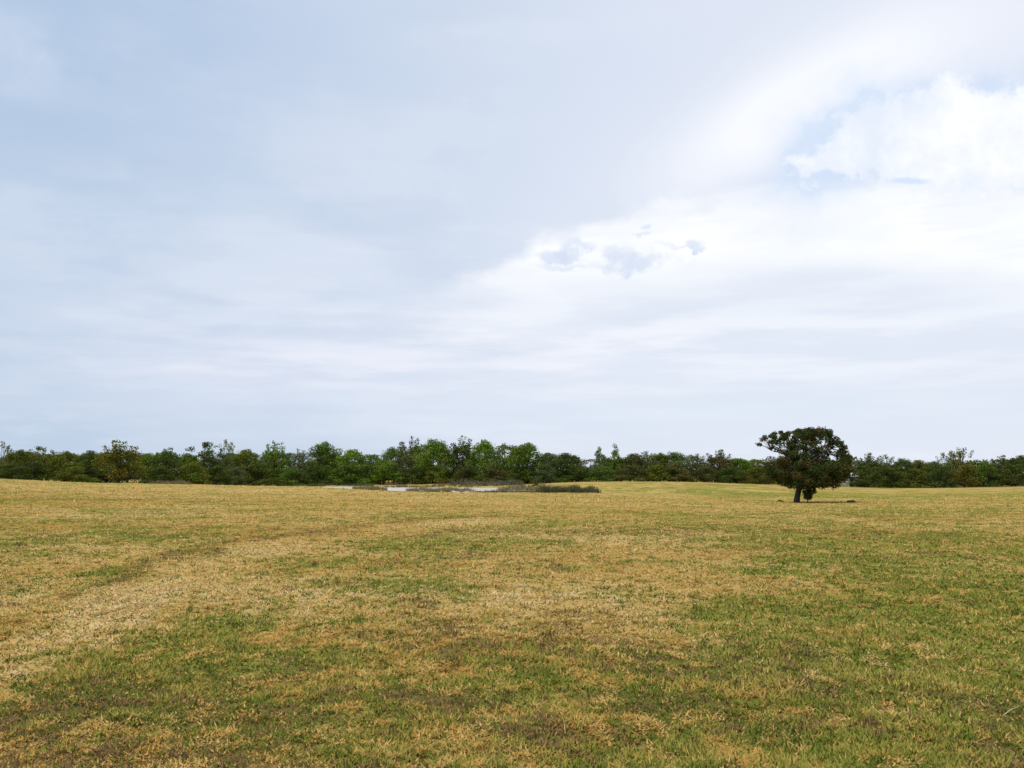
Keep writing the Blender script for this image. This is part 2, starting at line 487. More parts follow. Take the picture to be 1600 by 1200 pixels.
def mat_leaf():
    """leaf colour = the tree's own tint, a second tint on some boughs, and a little spread from leaf to leaf"""
    m, t = new_mat('tree_leaves')
    o = t.nodes.new('ShaderNodeOutputMaterial'); d = t.nodes.new('ShaderNodeBsdfDiffuse'); tr = t.nodes.new('ShaderNodeBsdfTranslucent')
    gl = t.nodes.new('ShaderNodeBsdfGlossy'); gl.inputs['Roughness'].default_value = 0.55
    a1 = t.nodes.new('ShaderNodeAttribute'); a1.attribute_type = 'OBJECT'; a1.attribute_name = 'tint'
    a2 = t.nodes.new('ShaderNodeAttribute'); a2.attribute_type = 'OBJECT'; a2.attribute_name = 'tint2'
    lf = t.nodes.new('ShaderNodeAttribute'); lf.attribute_name = 'leaf'
    sp = t.nodes.new('ShaderNodeSeparateColor'); t.links.new(lf.outputs['Color'], sp.inputs[0])
    c = mixc(t, E(t, sp.outputs[1]), a1.outputs['Color'], a2.outputs['Color'])
    v = E(t, sp.outputs[0]) * 0.9 + 0.55
    cb = t.nodes.new('ShaderNodeCombineXYZ')
    for i in range(3): t.links.new(v.k, cb.inputs[i])
    c = mixc(t, 1.0, c, cb.outputs[0], 'MULTIPLY')
    for s in (d, tr): t.links.new(c, s.inputs['Color'])
    mx = t.nodes.new('ShaderNodeMixShader'); mx.inputs[0].default_value = 0.22
    t.links.new(d.outputs[0], mx.inputs[1]); t.links.new(tr.outputs[0], mx.inputs[2])
    mg = t.nodes.new('ShaderNodeMixShader'); mg.inputs[0].default_value = 0.012
    t.links.new(mx.outputs[0], mg.inputs[1]); t.links.new(gl.outputs[0], mg.inputs[2])
    t.links.new(mg.outputs[0], o.inputs[0])
    return m


def mat_plain(name, ca, cb, scale, rough=0.9, bump=0.5, stretch=(1, 1, 1)):
    m, t = new_mat(name)
    o = t.nodes.new('ShaderNodeOutputMaterial'); b = t.nodes.new('ShaderNodeBsdfPrincipled')
    b.inputs['Roughness'].default_value = rough
    tcn = t.nodes.new('ShaderNodeTexCoord')
    n = noise(t, tcn.outputs['Object'], tuple(scale * s for s in stretch), 5, 0.65)
    t.links.new(mixc(t, n.step(0.3, 0.7), ca, cb), b.inputs['Base Color'])
    bp = t.nodes.new('ShaderNodeBump'); bp.inputs['Strength'].default_value = bump; bp.inputs['Distance'].default_value = 0.03
    t.links.new(n.k, bp.inputs['Height']); t.links.new(bp.outputs[0], b.inputs['Normal'])
    t.links.new(b.outputs[0], o.inputs[0])
    return m


def mat_water():
    m, t = new_mat('pond_water')
    o = t.nodes.new('ShaderNodeOutputMaterial'); b = t.nodes.new('ShaderNodeBsdfPrincipled')
    b.inputs['Base Color'].default_value = (0.62, 0.57, 0.48, 1); b.inputs['Roughness'].default_value = 0.30; b.inputs['IOR'].default_value = 1.33
    geo = t.nodes.new('ShaderNodeNewGeometry')
    n = noise(t, geo.outputs['Position'], 1.5, 3, 0.5)
    bp = t.nodes.new('ShaderNodeBump'); bp.inputs['Strength'].default_value = 1.0; bp.inputs['Distance'].default_value = 0.25
    t.links.new(n.k, bp.inputs['Height']); t.links.new(bp.outputs[0], b.inputs['Normal'])
    t.links.new(b.outputs[0], o.inputs[0])
    return m


M_GROUND = mat_ground()
M_GRASS = mat_blades('grass_blades')
M_REED = mat_blades('reed_blades')
M_LEAF = mat_leaf()
M_BARK = mat_plain('tree_bark', (0.030, 0.022, 0.015), (0.075, 0.058, 0.042), 9.0, stretch=(1, 1, 0.25))
M_LOG = mat_plain('weathered_log', (0.030, 0.022, 0.016), (0.075, 0.055, 0.040), 8.0, stretch=(0.3, 1, 1))
M_WATER = mat_water()
M_WALL = mat_plain('pale_boards', (0.62, 0.60, 0.56), (0.72, 0.70, 0.66), 3.0)
M_ROOF = mat_plain('pale_metal_roof', (0.66, 0.66, 0.66), (0.78, 0.78, 0.78), 2.0, rough=0.5)
M_STALK = mat_plain('dry_stalk', (0.55, 0.43, 0.25), (0.70, 0.58, 0.38), 40.0)
M_DARK = mat_plain('dark_opening', (0.02, 0.02, 0.02), (0.03, 0.03, 0.03), 3.0)

# ------------------------------------------------------------------ ground
def axis(n, a, lim):
    t = np.linspace(-1, 1, n)
    v = np.sinh(t * a) / math.sinh(a) * lim
    return v


gx = axis(580, 8.6, 4000)
ty = np.linspace(0, 1, 600)
gy = -40 + 42 * np.minimum(ty / 0.04, 1) + np.where(ty > 0.04, np.expm1((ty - 0.04) / 0.96 * 7.3) / math.expm1(7.3) * 6000, 0)
GX, GY = np.meshgrid(gx, gy)
px_, py_ = GX.ravel(), GY.ravel()
gz = H(px_, py_) + hummocks(px_, py_)
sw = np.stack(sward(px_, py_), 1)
nx, ny = len(gx), len(gy)
ii = np.arange(nx * ny).reshape(ny, nx)
quads = np.stack([ii[:-1, :-1], ii[:-1, 1:], ii[1:, 1:], ii[1:, :-1]], -1).reshape(-1, 4)
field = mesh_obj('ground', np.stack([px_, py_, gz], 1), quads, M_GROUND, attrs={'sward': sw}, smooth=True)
tag(field, kind='structure')

# pond: a water sheet lying in the hollow
PC = [(505, 168), (530, 172), (580, 174), (640, 172), (740, 166), (800, 158), (845, 146), (850, 128), (800, 112), (700, 107), (600, 107), (548, 118), (515, 140), (503, 158)]
pv = [(*at(p, 742, d)[:2], WATER_Z) for p, d in PC]
me = bpy.data.meshes.new('pond'); me.from_pydata(pv, [], [tuple(range(len(pv)))[::-1]]); me.materials.append(M_WATER)
pond = bpy.data.objects.new('pond', me); COL.objects.link(pond); tag(pond, kind='structure')

# ------------------------------------------------------------------ grass blades over the near field
STRAW = np.array([(0.57, 0.372, 0.122), (0.63, 0.430, 0.172), (0.66, 0.490, 0.255), (0.49, 0.295, 0.080)])
GREEN = np.array([(0.150, 0.188, 0.028), (0.21, 0.226, 0.038), (0.31, 0.280, 0.058), (0.115, 0.135, 0.024)])
BROWN = np.array([(0.22, 0.145, 0.058), (0.28, 0.18, 0.075), (0.17, 0.115, 0.048)])


def grass():
    NT, NB = 270000, 6
    d = np.exp(rng.uniform(math.log(3.2), math.log(150), NT))
    d = d[(d < 35) | (rng.random(NT) < np.clip((150 - d) / 115, 0, 1) ** 1.3)]; NT = len(d)
    x = rng.uniform(-0.66, 0.66, NT) * (d + 1.2)
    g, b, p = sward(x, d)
    keep = (H(x, d) > WATER_Z + 0.1) | (d < 100) | (x > 20)
    x, d, g, b, p = (a[keep] for a in (x, d, g, b, p)); NT = len(x)
    # each tuft is straw, green or brown
    rank = lambda q: np.argsort(np.argsort(q)) / len(q)
    r = rank(fbm(x * 5.5, d * 4.2, 131, 2) + 0.9 * fbm(x * 13, d * 10, 137, 2) + 0.35 * rng.random(NT))
    rs = rank(fbm(x * 4.5, d * 3.4, 151, 2) + 0.8 * fbm(x * 9, d * 7, 157, 2) + 0.10 * rng.random(NT))
    rg = rank(fbm(x * 2.4, d * 2.0, 161, 2) + 0.6 * fbm(x * 7, d * 6, 167, 2) + 0.10 * rng.random(NT))
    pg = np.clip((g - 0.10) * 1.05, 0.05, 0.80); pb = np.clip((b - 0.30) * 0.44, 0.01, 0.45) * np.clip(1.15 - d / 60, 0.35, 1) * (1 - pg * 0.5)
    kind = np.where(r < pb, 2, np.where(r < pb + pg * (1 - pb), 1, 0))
    sz = 0.6 + 0.8 * rng.random(NT)
    T = np.repeat(np.arange(NT), NB); n = len(T)
    flip = rng.random(n)
    k = kind[T]
    k = np.where(flip < 0.15, 0, k); k = np.where((flip > 0.88) & (k == 0), 1, k)
    D = d[T]
    rad = (0.014 + 0.0023 * D) * np.sqrt(rng.random(n)) * 1.2
    aa = rng.random(n) * 2 * math.pi
    bx, by = x[T] + np.cos(aa) * rad, D + np.sin(aa) * rad
    bz = H(bx, by) + hummocks(bx, by) - 0.006 + rng.random(n) ** 2 * 0.022
    az_ = rng.random(n) * 2 * math.pi
    lean = np.where(k == 0, rng.uniform(1.10, 1.54, n), rng.uniform(0.45, 1.35, n))
    far = np.clip((D - 9) / 30, 0, 1); lean = lean + (1.42 - lean) * far * 0.75
    L = (0.019 + 0.0013 * np.minimum(D, 80)) * sz[T] * rng.uniform(0.6, 1.5, n) * np.where(k == 0, 1.3, 1.0) * (0.6 + 0.9 * rg[T])
    stalk = rng.random(n) < 0.005
    L = np.where(stalk, L * 1.6, L); lean = np.where(stalk, rng.uniform(0.2, 1.5, n), lean); k = np.where(stalk, 0, k)
    wd = (0.0024 + 0.00056 * D) * rng.uniform(0.7, 1.4, n)
    tx, ty_ = np.cos(az_), np.sin(az_)
    tip = np.stack([bx + tx * np.sin(lean) * L, by + ty_ * np.sin(lean) * L, bz + np.cos(lean) * L + 0.006], 1)
    sxv, syv = -ty_ * wd, tx * wd
    va = np.stack([bx - sxv, by - syv, bz], 1); vb = np.stack([bx + sxv, by + syv, bz], 1)
    V = np.stack([va, vb, tip], 1).reshape(-1, 3)
    c = np.empty((n, 3))
    ps = np.clip(p[T] + (rs[T] - 0.5) * 0.75 + rng.normal(0, 0.12, n), 0, 0.999)
    si = np.where(ps < 0.12, 3, np.where(ps < 0.55, 0, np.where(ps < 0.85, 1, 2)))
    c[:] = STRAW[si]
    gq = np.clip(rg[T] + rng.normal(0, 0.1, n), 0, 0.999); gi = np.where(gq < .15, 3, np.where(gq < .5, 0, np.where(gq < .8, 1, 2))); c[k == 1] = GREEN[gi][k == 1]
    bi = rng.integers(0, 3, n); c[k == 2] = BROWN[bi][k == 2]
    c *= rng.uniform(0.86, 1.14, (n, 1)) * 1.18
    c = np.repeat(c, 3, 0)
    o = mesh_obj('grass', V, np.arange(n * 3).reshape(-1, 3), M_GRASS, attrs={'tone': c})
    tag(o, 'short mown grass, straw yellow mixed with green, covering the near field', 'grass', kind='stuff')


grass()


# ------------------------------------------------------------------ reeds and bank grass
def blades_obj(name, pts, h, w, cols, lean=0.35, nb=8, spread=0.12, parent=None):
    """upright blades standing at pts (n,2)"""
    n = len(pts) * nb
    P = np.repeat(np.asarray(pts), nb, 0) + rng.normal(0, spread, (n, 2))
    z = np.maximum(H(P[:, 0], P[:, 1]), WATER_Z - 0.05) - 0.02
    hh = (np.repeat(np.broadcast_to(h, len(pts)), nb)) * rng.uniform(0.55, 1.1, n) * np.clip(0.95 + 2.2 * (fbm(P[:, 0] * 0.8, P[:, 1] * 0.8, 63, 3) - 0.5), 0.25, 1.6)
    a = rng.random(n) * 6.283; le = np.abs(rng.normal(0, lean, n))
    ww = w * rng.uniform(0.6, 1.3, n); fa = rng.random(n) * 6.283
    tip = np.stack([P[:, 0] + np.cos(a) * np.sin(le) * hh, P[:, 1] + np.sin(a) * np.sin(le) * hh, z + np.cos(le) * hh], 1)
    s = np.stack([np.cos(fa) * ww, np.sin(fa) * ww, np.zeros(n)], 1); base = np.stack([P[:, 0], P[:, 1], z], 1)
    mid = base * 0.5 + tip * 0.5
    V = np.stack([base - s * .5, base + s * .5, mid + s * .5, tip], 1)
    V[:, 3] = tip; V = V.reshape(-1, 3)
    cc = np.asarray(cols)[rng.integers(0, len(cols), n)] * rng.uniform(0.7, 1.25, (n, 1))
    o = mesh_obj(name, V, np.arange(n * 4).reshape(-1, 4), M_REED, attrs={'tone': np.repeat(cc, 4, 0)}, parent=parent)
    return o


def strip_pts(p0, p1, d0, d1, n):
    px = rng.uniform(p0 - 6, p1 + 6, n * 2)
    sh = (fbm(px * 0.05, px * 0 + d0, 201, 3) - 0.5) * 1.6 * (d1 - d0)
    d = rng.uniform(d0, d1, n * 2) + sh
    k = (fbm(px * 0.11, d * 0.7, 205, 3) + 0.35 * np.minimum(1, np.minimum(px - p0 + 6, p1 + 6 - px) / 12) > 0.70)
    px, d = px[k][:n], d[k][:n]; n = len(px)
    x = (px - CX) / F * d / math.cos(PITCH) * 0.995
    return np.stack([x, d], 1)


DKG = [(0.08, 0.11, 0.035), (0.11, 0.13, 0.045), (0.10, 0.08, 0.05), (0.17, 0.14, 0.07)]
GRN = [(0.10, 0.15, 0.035), (0.14, 0.18, 0.045), (0.20, 0.19, 0.07)]
TAN = [(0.36, 0.25, 0.12), (0.28, 0.20, 0.10), (0.24, 0.22, 0.09)]
PUR = [(0.17, 0.15, 0.10), (0.14, 0.14, 0.07), (0.20, 0.17, 0.12), (0.12, 0.15, 0.06)]
rb = blades_obj('reed_bed', strip_pts(842, 928, 106, 111, 420), 0.75, 0.06, DKG, 0.30)
tag(rb, 'dark low bed of brownish reeds at the right end of the pond', 'reeds')
rb = blades_obj('reed_bed', strip_pts(742, 792, 107, 111, 170), 0.45, 0.06, DKG + GRN, 0.35)
tag(rb, 'short dark green reeds standing just right of the white strip of water', 'reeds')
rb = blades_obj('reed_bed', strip_pts(640, 702, 109, 114, 240), 0.38, 0.05, GRN + TAN[:1], 0.35)
tag(rb, 'thin green rushes standing between the two bright patches of pond water', 'reeds')
rb = blades_obj('reed_bed', strip_pts(796, 842, 108, 118, 150), 0.40, 0.05, GRN + TAN[2:], 0.4)
tag(rb, 'light green rushes touching the left end of the dark reed bed', 'reeds')
rb = blades_obj('reed_bed', strip_pts(560, 600, 114, 130, 260), 0.42, 0.06, TAN + PUR[2:], 0.35)
tag(rb, 'brown dry rushes between the far white strip and the near pond water', 'reeds')
rb = blades_obj('reed_bed', strip_pts(640, 735, 118, 138, 520), 0.42, 0.06, TAN + GRN[2:], 0.35)
tag(rb, 'sparse tan rushes standing in the middle of the pond', 'reeds')
rb = blades_obj('reed_bed', strip_pts(440, 580, 180, 186, 420), 0.55, 0.10, GRN, 0.35)
tag(rb, 'green reeds in a long strip along the far bank left of the pond', 'reeds')
rb = blades_obj('reed_bed', strip_pts(705, 815, 164, 172, 420), 0.85, 0.09, PUR, 0.35)
tag(rb, 'greyish brush in a strip along the far bank right of centre', 'brush')
rb = blades_obj('brush_strip', strip_pts(236, 300, 150, 154, 200), 0.75, 0.09, PUR + TAN, 0.4)
tag(rb, 'greyish dry brush at the field edge under the short green trees on the left', 'brush')
bk = np.concatenate([strip_pts(560, 600, 118, 140, 160), strip_pts(430, 590, 186, 192, 420), strip_pts(780, 850, 128, 150, 300), strip_pts(240, 300, 140, 150, 160),
                     strip_pts(600, 780, 160, 166, 260)])
o = blades_obj('bank_grass', bk, 0.55, 0.09, TAN + PUR[:1], 0.5); tag(o, 'long dry grass on the banks round the pond', 'grass', kind='stuff')


# ------------------------------------------------------------------ trees
def leaf_cloud(clumps, per_area, size, seed, flat=0.75, shag=0.25, holes=None):
    """clumps: (x,y,z,r). returns verts, quads, leaf attr (brightness spread, second tint, 0)"""
    r_ = np.random.default_rng(seed)
    C, R, TT = [], [], []
    for (x, y, z, r) in clumps:
        n = max(8, int(per_area * r * r))
        C.append(np.tile((x, y, z), (n, 1))); R.append(np.full(n, r)); TT.append(np.full(n, r_.random()))
    C, R, TT = np.concatenate(C), np.concatenate(R), np.concatenate(TT); n = len(C)
    v = r_.normal(size=(n, 3)); v /= np.linalg.norm(v, axis=1, keepdims=True)
    rad = R * (0.45 + 0.55 * r_.random(n) ** 0.5 + np.abs(r_.normal(0, shag, n)) * (r_.random(n) < 0.35))
    P = C + v * rad[:, None] * np.array((1, 1, flat))
    if holes is not None:
        k = holes(P); P, v, TT = P[k], v[k], TT[k]; n = len(P)
    nrm = v + r_.normal(0, 0.55, (n, 3)) + np.array((0, 0, 0.35)); nrm /= np.linalg.norm(nrm, axis=1, keepdims=True)
    ref = r_.normal(size=(n, 3)); u = np.cross(nrm, ref); u /= np.linalg.norm(u, axis=1, keepdims=True); w = np.cross(nrm, u)
    s = size * r_.uniform(0.55, 1.35, n)[:, None]
    V = np.stack([P - u * s, P - w * s * 0.55, P + u * s, P + w * s * 0.55], 1).reshape(-1, 3)
    a = np.stack([r_.random(n), np.clip(TT * 1.6 - 0.5 + r_.normal(0, 0.12, n), 0, 1), np.zeros(n)], 1)
    return V, np.arange(n * 4).reshape(-1, 4), np.repeat(a, 4, 0)


def crown_clumps(kind, seed):
    """a crown about 2 wide and 2 tall, standing on z = 0"""
    r = random.Random(seed); out = []
    if kind == 'shrub':
        for i in range(34):
            a = r.uniform(0, 6.283); q = math.sqrt(r.random()); h = r.random()
            w = 0.85 * math.sqrt(max(0.05, 1 - (h * 0.95) ** 2))
            out.append((math.cos(a) * q * w, math.sin(a) * q * w, 0.15 + h * 1.45, r.uniform(0.20, 0.34)))
        for i in range(10):
            a = r.uniform(0, 6.283); q = r.uniform(0, .5)
            out.append((math.cos(a) * q, math.sin(a) * q, r.uniform(1.5, 1.85), r.uniform(0.08, 0.15)))
    elif kind == 'round':
        for i in range(52):
            a = r.uniform(0, 6.283); h = r.random(); q = math.sqrt(r.random())
            w = 0.86 * math.sin(math.pi * (0.16 + 0.80 * h)) ** 0.6
            out.append((math.cos(a) * q * w, math.sin(a) * q * w, 0.28 + h * 1.45, r.uniform(0.17, 0.30)))
        for i in range(16):
            a = r.uniform(0, 6.283); q = r.uniform(0, .62)
            out.append((math.cos(a) * q, math.sin(a) * q, 1.86 - q * q * 0.8 - r.uniform(0, .2), r.uniform(0.10, 0.18)))
    elif kind == 'flat':
        for i in range(50):
            a = r.uniform(0, 6.283); h = r.random(); q = math.sqrt(r.random())
            w = 0.45 + 0.5 * min(1, h * 1.6)
            out.append((math.cos(a) * q * w, math.sin(a) * q * w, 0.3 + h * 1.40 - 0.25 * q * q, r.uniform(0.16, 0.27)))
        for i in range(14):
            a = r.uniform(0, 6.283); q = r.uniform(0, .85)
            out.append((math.cos(a) * q, math.sin(a) * q, 1.85 - q * q * 0.45, r.uniform(0.10, 0.17)))
    elif kind == 'cone':
        for i in range(60):
            h = r.random() ** 1.2; w = 0.85 * (1 - h) ** 0.8 + 0.05
            a = r.uniform(0, 6.283); q = math.sqrt(r.random())
            out.append((math.cos(a) * q * w, math.sin(a) * q * w, 0.2 + h * 1.68, 0.08 + 0.20 * (1 - h)))
        out.append((0.03, 0, 1.92, 0.06))
    elif kind == 'ragged':
        for i in range(40):
            a = r.uniform(0, 6.283); h = r.random(); q = math.sqrt(r.random())
            w = 0.80 * math.sin(math.pi * (0.18 + 0.72 * h)) ** 0.6
            out.append((math.cos(a) * q * w, math.sin(a) * q * w, 0.25 + h * 1.15, r.uniform(0.17, 0.28)))
        for j in range(9):
            a = r.uniform(0, 6.283); q = r.uniform(.08, .65); top = 1.92 - q * r.uniform(.2, .6)
            for k in range(4):
                f = k / 3
                out.append((math.cos(a) * q * (0.7 + .3 * f), math.sin(a) * q * (0.7 + .3 * f), 1.25 + (top - 1.25) * f, 0.18 - 0.09 * f))
    elif kind == 'lacy':
        for i in range(26):
            a = r.uniform(0, 6.283); h = r.random(); q = math.sqrt(r.random())
            w = 0.75 * math.sin(math.pi * (0.2 + 0.7 * h)) ** 0.6
            out.append((math.cos(a) * q * w, math.sin(a) * q * w, 0.3 + h * 0.95, r.uniform(0.16, 0.27)))
        for j in range(15):
            a = r.uniform(0, 6.283); q = r.uniform(.1, .85); top = 1.9 - q * q * r.uniform(.3, .9)
            out.append((math.cos(a) * q, math.sin(a) * q, top, r.uniform(.08, .13)))
            out.append((math.cos(a) * q * .8, math.sin(a) * q * .8, top - r.uniform(.12, .25), r.uniform(.10, .17)))
    return out


KINDS = {}
for kind, nv in (('round', 4), ('shrub', 3), ('flat', 2), ('cone', 2), ('ragged', 3), ('lacy', 3)):
    for i in range(nv):
        seed = hash((len(kind) * 31 + i * 7 + ord(kind[0]))) % 9973
        cl = crown_clumps(kind, seed)
        dens = 2100 if kind != 'lacy' else 1700
        V, Q, A = leaf_cloud(cl, dens, 0.040, seed, shag=0.30)
        me_o = mesh_obj('crown', V, Q, M_LEAF, attrs={'leaf': A}, link=False)
        r = random.Random(seed + 5)
        paths = []
        lean = r.uniform(-.06, .06)
        hgt = 1.2 if kind != 'cone' else 1.6
        paths.append([((lean * t, 0.02 * t, t * hgt), 0.055 * (1 - 0.75 * t)) for t in (-0.04, 0.2, 0.5, 0.8, 1.0)])
        for c in r.sample(cl, 9):
            z0 = r.uniform(0.35, 0.8) * min(1.0, c[2]) * 0.8
            p0 = (lean * z0, 0, z0); p2 = c[:3]
            p1 = (p0[0] * .45 + p2[0] * .55, p0[1] * .45 + p2[1] * .55, p0[2] * .6 + p2[2] * .4)
            paths.append([(p0, 0.030), (p1, 0.019), (p2, 0.008)])
        tr_o = tube_obj('trunk', paths, M_BARK, link=False, sides=5)
        KINDS[(kind, i)] = (me_o.data, tr_o.data)

TINT = {   # two leaf colours per kind of tree
    'green': ((0.110, 0.185, 0.018), (0.155, 0.205, 0.024)),
    'bright': ((0.130, 0.220, 0.018), (0.185, 0.235, 0.028)),
    'dark': ((0.070, 0.105, 0.015), (0.095, 0.112, 0.018)),
    'olive': ((0.120, 0.160, 0.016), (0.165, 0.155, 0.020)),
    'rust': ((0.120, 0.140, 0.016), (0.165, 0.120, 0.020)),
    'pale': ((0.180, 0.215, 0.070), (0.215, 0.220, 0.085)),
    'grey': ((0.110, 0.160, 0.045), (0.145, 0.165, 0.055)),
    'umber': ((0.098, 0.115, 0.024), (0.130, 0.100, 0.032)),
}
crand = random.Random(3)


def plant(name, cat, label, group, px, top, wpx, d, kind, tint, var=None, widen=1.35, zrot=None):
    """one tree: Empty > trunk, crown; size from how tall and wide it shows at its distance"""
    x, y, ztop = at(px, top, d)
    z0 = h1(x, y)
    nv = max(i for k, i in KINDS if k == kind) + 1
    var = crand.randrange(nv) if var is None else var
    cm, tm = KINDS[(kind, var)]
    hgt = ztop - z0
    wid = wpx / F * d * widen
    root = empty(name, (x, y, z0 - 0.05))
    root.rotation_euler = (0, 0, crand.uniform(0, 6.283) if zrot is None else zrot)
    tag(root, label, cat, group)
    sc = (wid / 2, wid / 2, (hgt + .05) / 2)
    t = bpy.data.objects.new('trunk', tm); c = bpy.data.objects.new('crown', cm)
    j = crand.uniform(0.85, 1.15)
    for o in (t, c):
        COL.objects.link(o); o.parent = root; o.scale = sc
    c['tint'] = [v * j for v in TINT[tint][0]]; c['tint2'] = [v * j for v in TINT[tint][1]]
    return root


def dl(px):
    return float(np.interp(px, [-200, 0, 140, 300, 440, 600, 800, 870, 960, 1100, 1600, 1900], [150, 148, 150, 158, 190, 188, 180, 172, 172, 172, 172, 172]))


G_T = 'trees along the far edge of the field'
# px, top, width, extra distance, crown, tint, label
TREES = [
    (4, 688, 26, 4, 'lacy', 'pale', 'tree with pale feathery top at the left end of the treeline'),
    (30, 700, 40, 0, 'round', 'olive', 'olive green tree right beside the pale feathery tree at the left end'),
    (64, 696, 38, 2, 'flat', 'olive', 'olive tree with a flat tufted crown near the left end of the treeline'),
    (104, 703, 46, 1, 'round', 'olive', 'low rounded olive tree between the flat tufted tree and the tall rusty tree'),
    (141, 701, 32, 4, 'round', 'dark', 'small dark tree touching the left side of the tall rusty tree'),
    (188, 685, 66, -13, 'ragged', 'rust', 'tall rusty olive tree standing forward of the treeline on the left'),
    (229, 706, 30, 3, 'round', 'green', 'short green tree touching the right side of the tall rusty tree'),
    (263, 697, 40, 2, 'ragged', 'dark', 'dark ragged tree just left of the broad dark domed crown'),
    (320, 689, 54, 6, 'flat', 'dark', 'broad dark domed tree in the left half of the treeline'),
    (356, 685, 24, 3, 'lacy', 'pale', 'slender pale tree rising right beside the broad dark domed crown'),
    (384, 699, 42, 0, 'round', 'olive', 'rounded olive green tree right of the slender pale tree'),
    (430, 687, 42, 0, 'ragged', 'bright', 'bright green tree with a pointed double top left of the pond'),
    (467, 700, 36, 0, 'lacy', 'pale', 'pale lacy tree between the pointed bright green tree and the knobbed round one'),
    (508, 688, 48, 2, 'round', 'green', 'round green tree with a small knob on top above the far water strip'),
    (551, 699, 46, 0, 'round', 'bright', 'bright green domed tree right of the knobbed round tree'),
    (584, 706, 32, 0, 'shrub', 'green', 'low green tree in the dip of the skyline left of the tallest clump'),
    (616, 697, 36, 2, 'lacy', 'grey', 'thin topped grey green tree on the left shoulder of the tallest clump'),
    (645, 680, 40, 0, 'lacy', 'umber', 'tall tree with bare forked branches on its top behind the pond'),
    (677, 683, 52, -2, 'round', 'green', 'broad dense green tree in the middle of the tallest clump behind the pond'),
    (722, 679, 44, 1, 'ragged', 'dark', 'dark ragged topped tree, the tallest of the clump behind the pond'),
    (757, 685, 46, 0, 'round', 'bright', 'bright green rounded tree right of the tallest ragged tree'),
    (790, 691, 42, 0, 'lacy', 'green', 'lacy topped green tree between two rounded green trees behind the pond'),
    (824, 690, 56, -3, 'round', 'green', 'large green domed tree at the right end of the tallest clump'),
    (858, 705, 38, 3, 'round', 'grey', 'grey green tree at the foot of the large domed tree, on its right'),
    (886, 705, 44, 0, 'round', 'dark', 'dark rounded tree just left of the dip before the twin cone shaped trees'),
    (936, 696, 36, 0, 'cone', 'grey', 'shorter left one of the twin cone shaped trees'),
    (960, 691, 34, 1, 'cone', 'green', 'taller right one of the twin cone shaped trees'),
    (990, 706, 38, 1, 'round', 'umber', 'dark brownish rounded tree right beside the twin cone shaped trees'),
    (1012, 704, 34, 3, 'lacy', 'grey', 'grey green lacy tree second to the right of the twin cones'),
    (1032, 706, 30, 0, 'round', 'olive', 'olive green tree between the lacy grey tree and the smooth dome'),
    (1052, 704, 44, 0, 'round', 'grey', 'smooth domed grey green tree halfway between the twin cones and the lone oak'),
    (1088, 708, 38, 2, 'lacy', 'grey', 'pale lacy grey tree left of the spiky brownish tree'),
    (1122, 700, 46, 0, 'ragged', 'umber', 'spiky topped brownish tree in the treeline left of the lone oak'),
    (1156, 715, 40, 1, 'round', 'green', 'low green tree between the spiky brownish tree and the lone oak'),
    (1188, 714, 44, 0, 'shrub', 'olive', 'low olive tree showing under the left bough of the lone oak'),
    (1232, 717, 46, 3, 'round', 'umber', None), (1276, 716, 46, 3, 'shrub', 'rust', None), (1318, 716, 40, 3, 'round', 'olive', None),
    (1354, 705, 42, 0, 'ragged', 'dark', 'dark ragged tree in the treeline just right of the lone oak'),
    (1384, 709, 32, 2, 'lacy', 'grey', 'grey lacy tree second to the right of the lone oak'),
    (1409, 714, 34, 0, 'round', 'dark', 'small dark round tree right of the grey lacy tree'),
    (1436, 719, 38, 0, 'round', 'rust', 'low rusty tree in the lowest stretch of the treeline on the right'),
    (1459, 719, 30, 1, 'round', 'grey', 'low grey green tree at the skyline gap left of the loose topped tree'),
    (1477, 706, 28, 3, 'lacy', 'grey', 'small open tree leaning against the left of the loose topped tree'),
    (1502, 698, 44, 0, 'lacy', 'olive', 'tallest tree on the right, loose topped with spreading branches'),
    (1540, 718, 34, 1, 'round', 'green', 'low green tree right of the loose topped tree'),
    (1563, 709, 38, 0, 'ragged', 'umber', 'brownish ragged tree second from the right end of the treeline'),
    (1594, 709, 40, 0, 'round', 'dark', 'dark rounded tree cut by the right edge of the picture'),
]
SHORT = ['pale feathery end tree', 'olive tree at the left end', 'flat tufted olive tree', 'low rounded olive tree', 'small dark tree by the rusty one', 'tall rusty olive tree',
         'short green tree by the rusty one', 'dark ragged tree', 'broad dark domed tree', 'slender pale tree', 'rounded olive green tree', 'double topped bright tree',
         'pale lacy tree', 'knobbed round tree', 'bright domed tree', 'low green tree in the dip', 'thin topped grey tree', 'fork topped tree', 'broad dense green tree',
         'tallest ragged tree', 'bright rounded tree', 'lacy topped green tree', 'large green domed tree', 'grey green tree by the large dome', 'dark rounded tree by the dip',
         'shorter cone tree', 'taller cone tree', 'brownish rounded tree', 'second lacy grey tree', 'olive tree by the smooth dome', 'smooth domed grey tree', 'pale lacy grey tree',
         'spiky brownish tree', 'low green tree before the oak', 'low olive tree under the oak bough', 'left tree behind the oak', 'middle tree behind the oak',
         'right tree behind the oak', 'dark ragged tree right of the oak', 'grey lacy tree right of the oak', 'small dark round tree', 'low rusty tree', 'low grey tree at the gap',
         'small open leaning tree', 'loose topped tree', 'low green tree on the right', 'brownish ragged tree on the right', 'dark tree at the right edge']
SEEN = {'green': 'green', 'bright': 'bright green', 'dark': 'dark green', 'olive': 'olive', 'rust': 'rusty brown', 'pale': 'pale', 'grey': 'grey green', 'umber': 'brownish'}
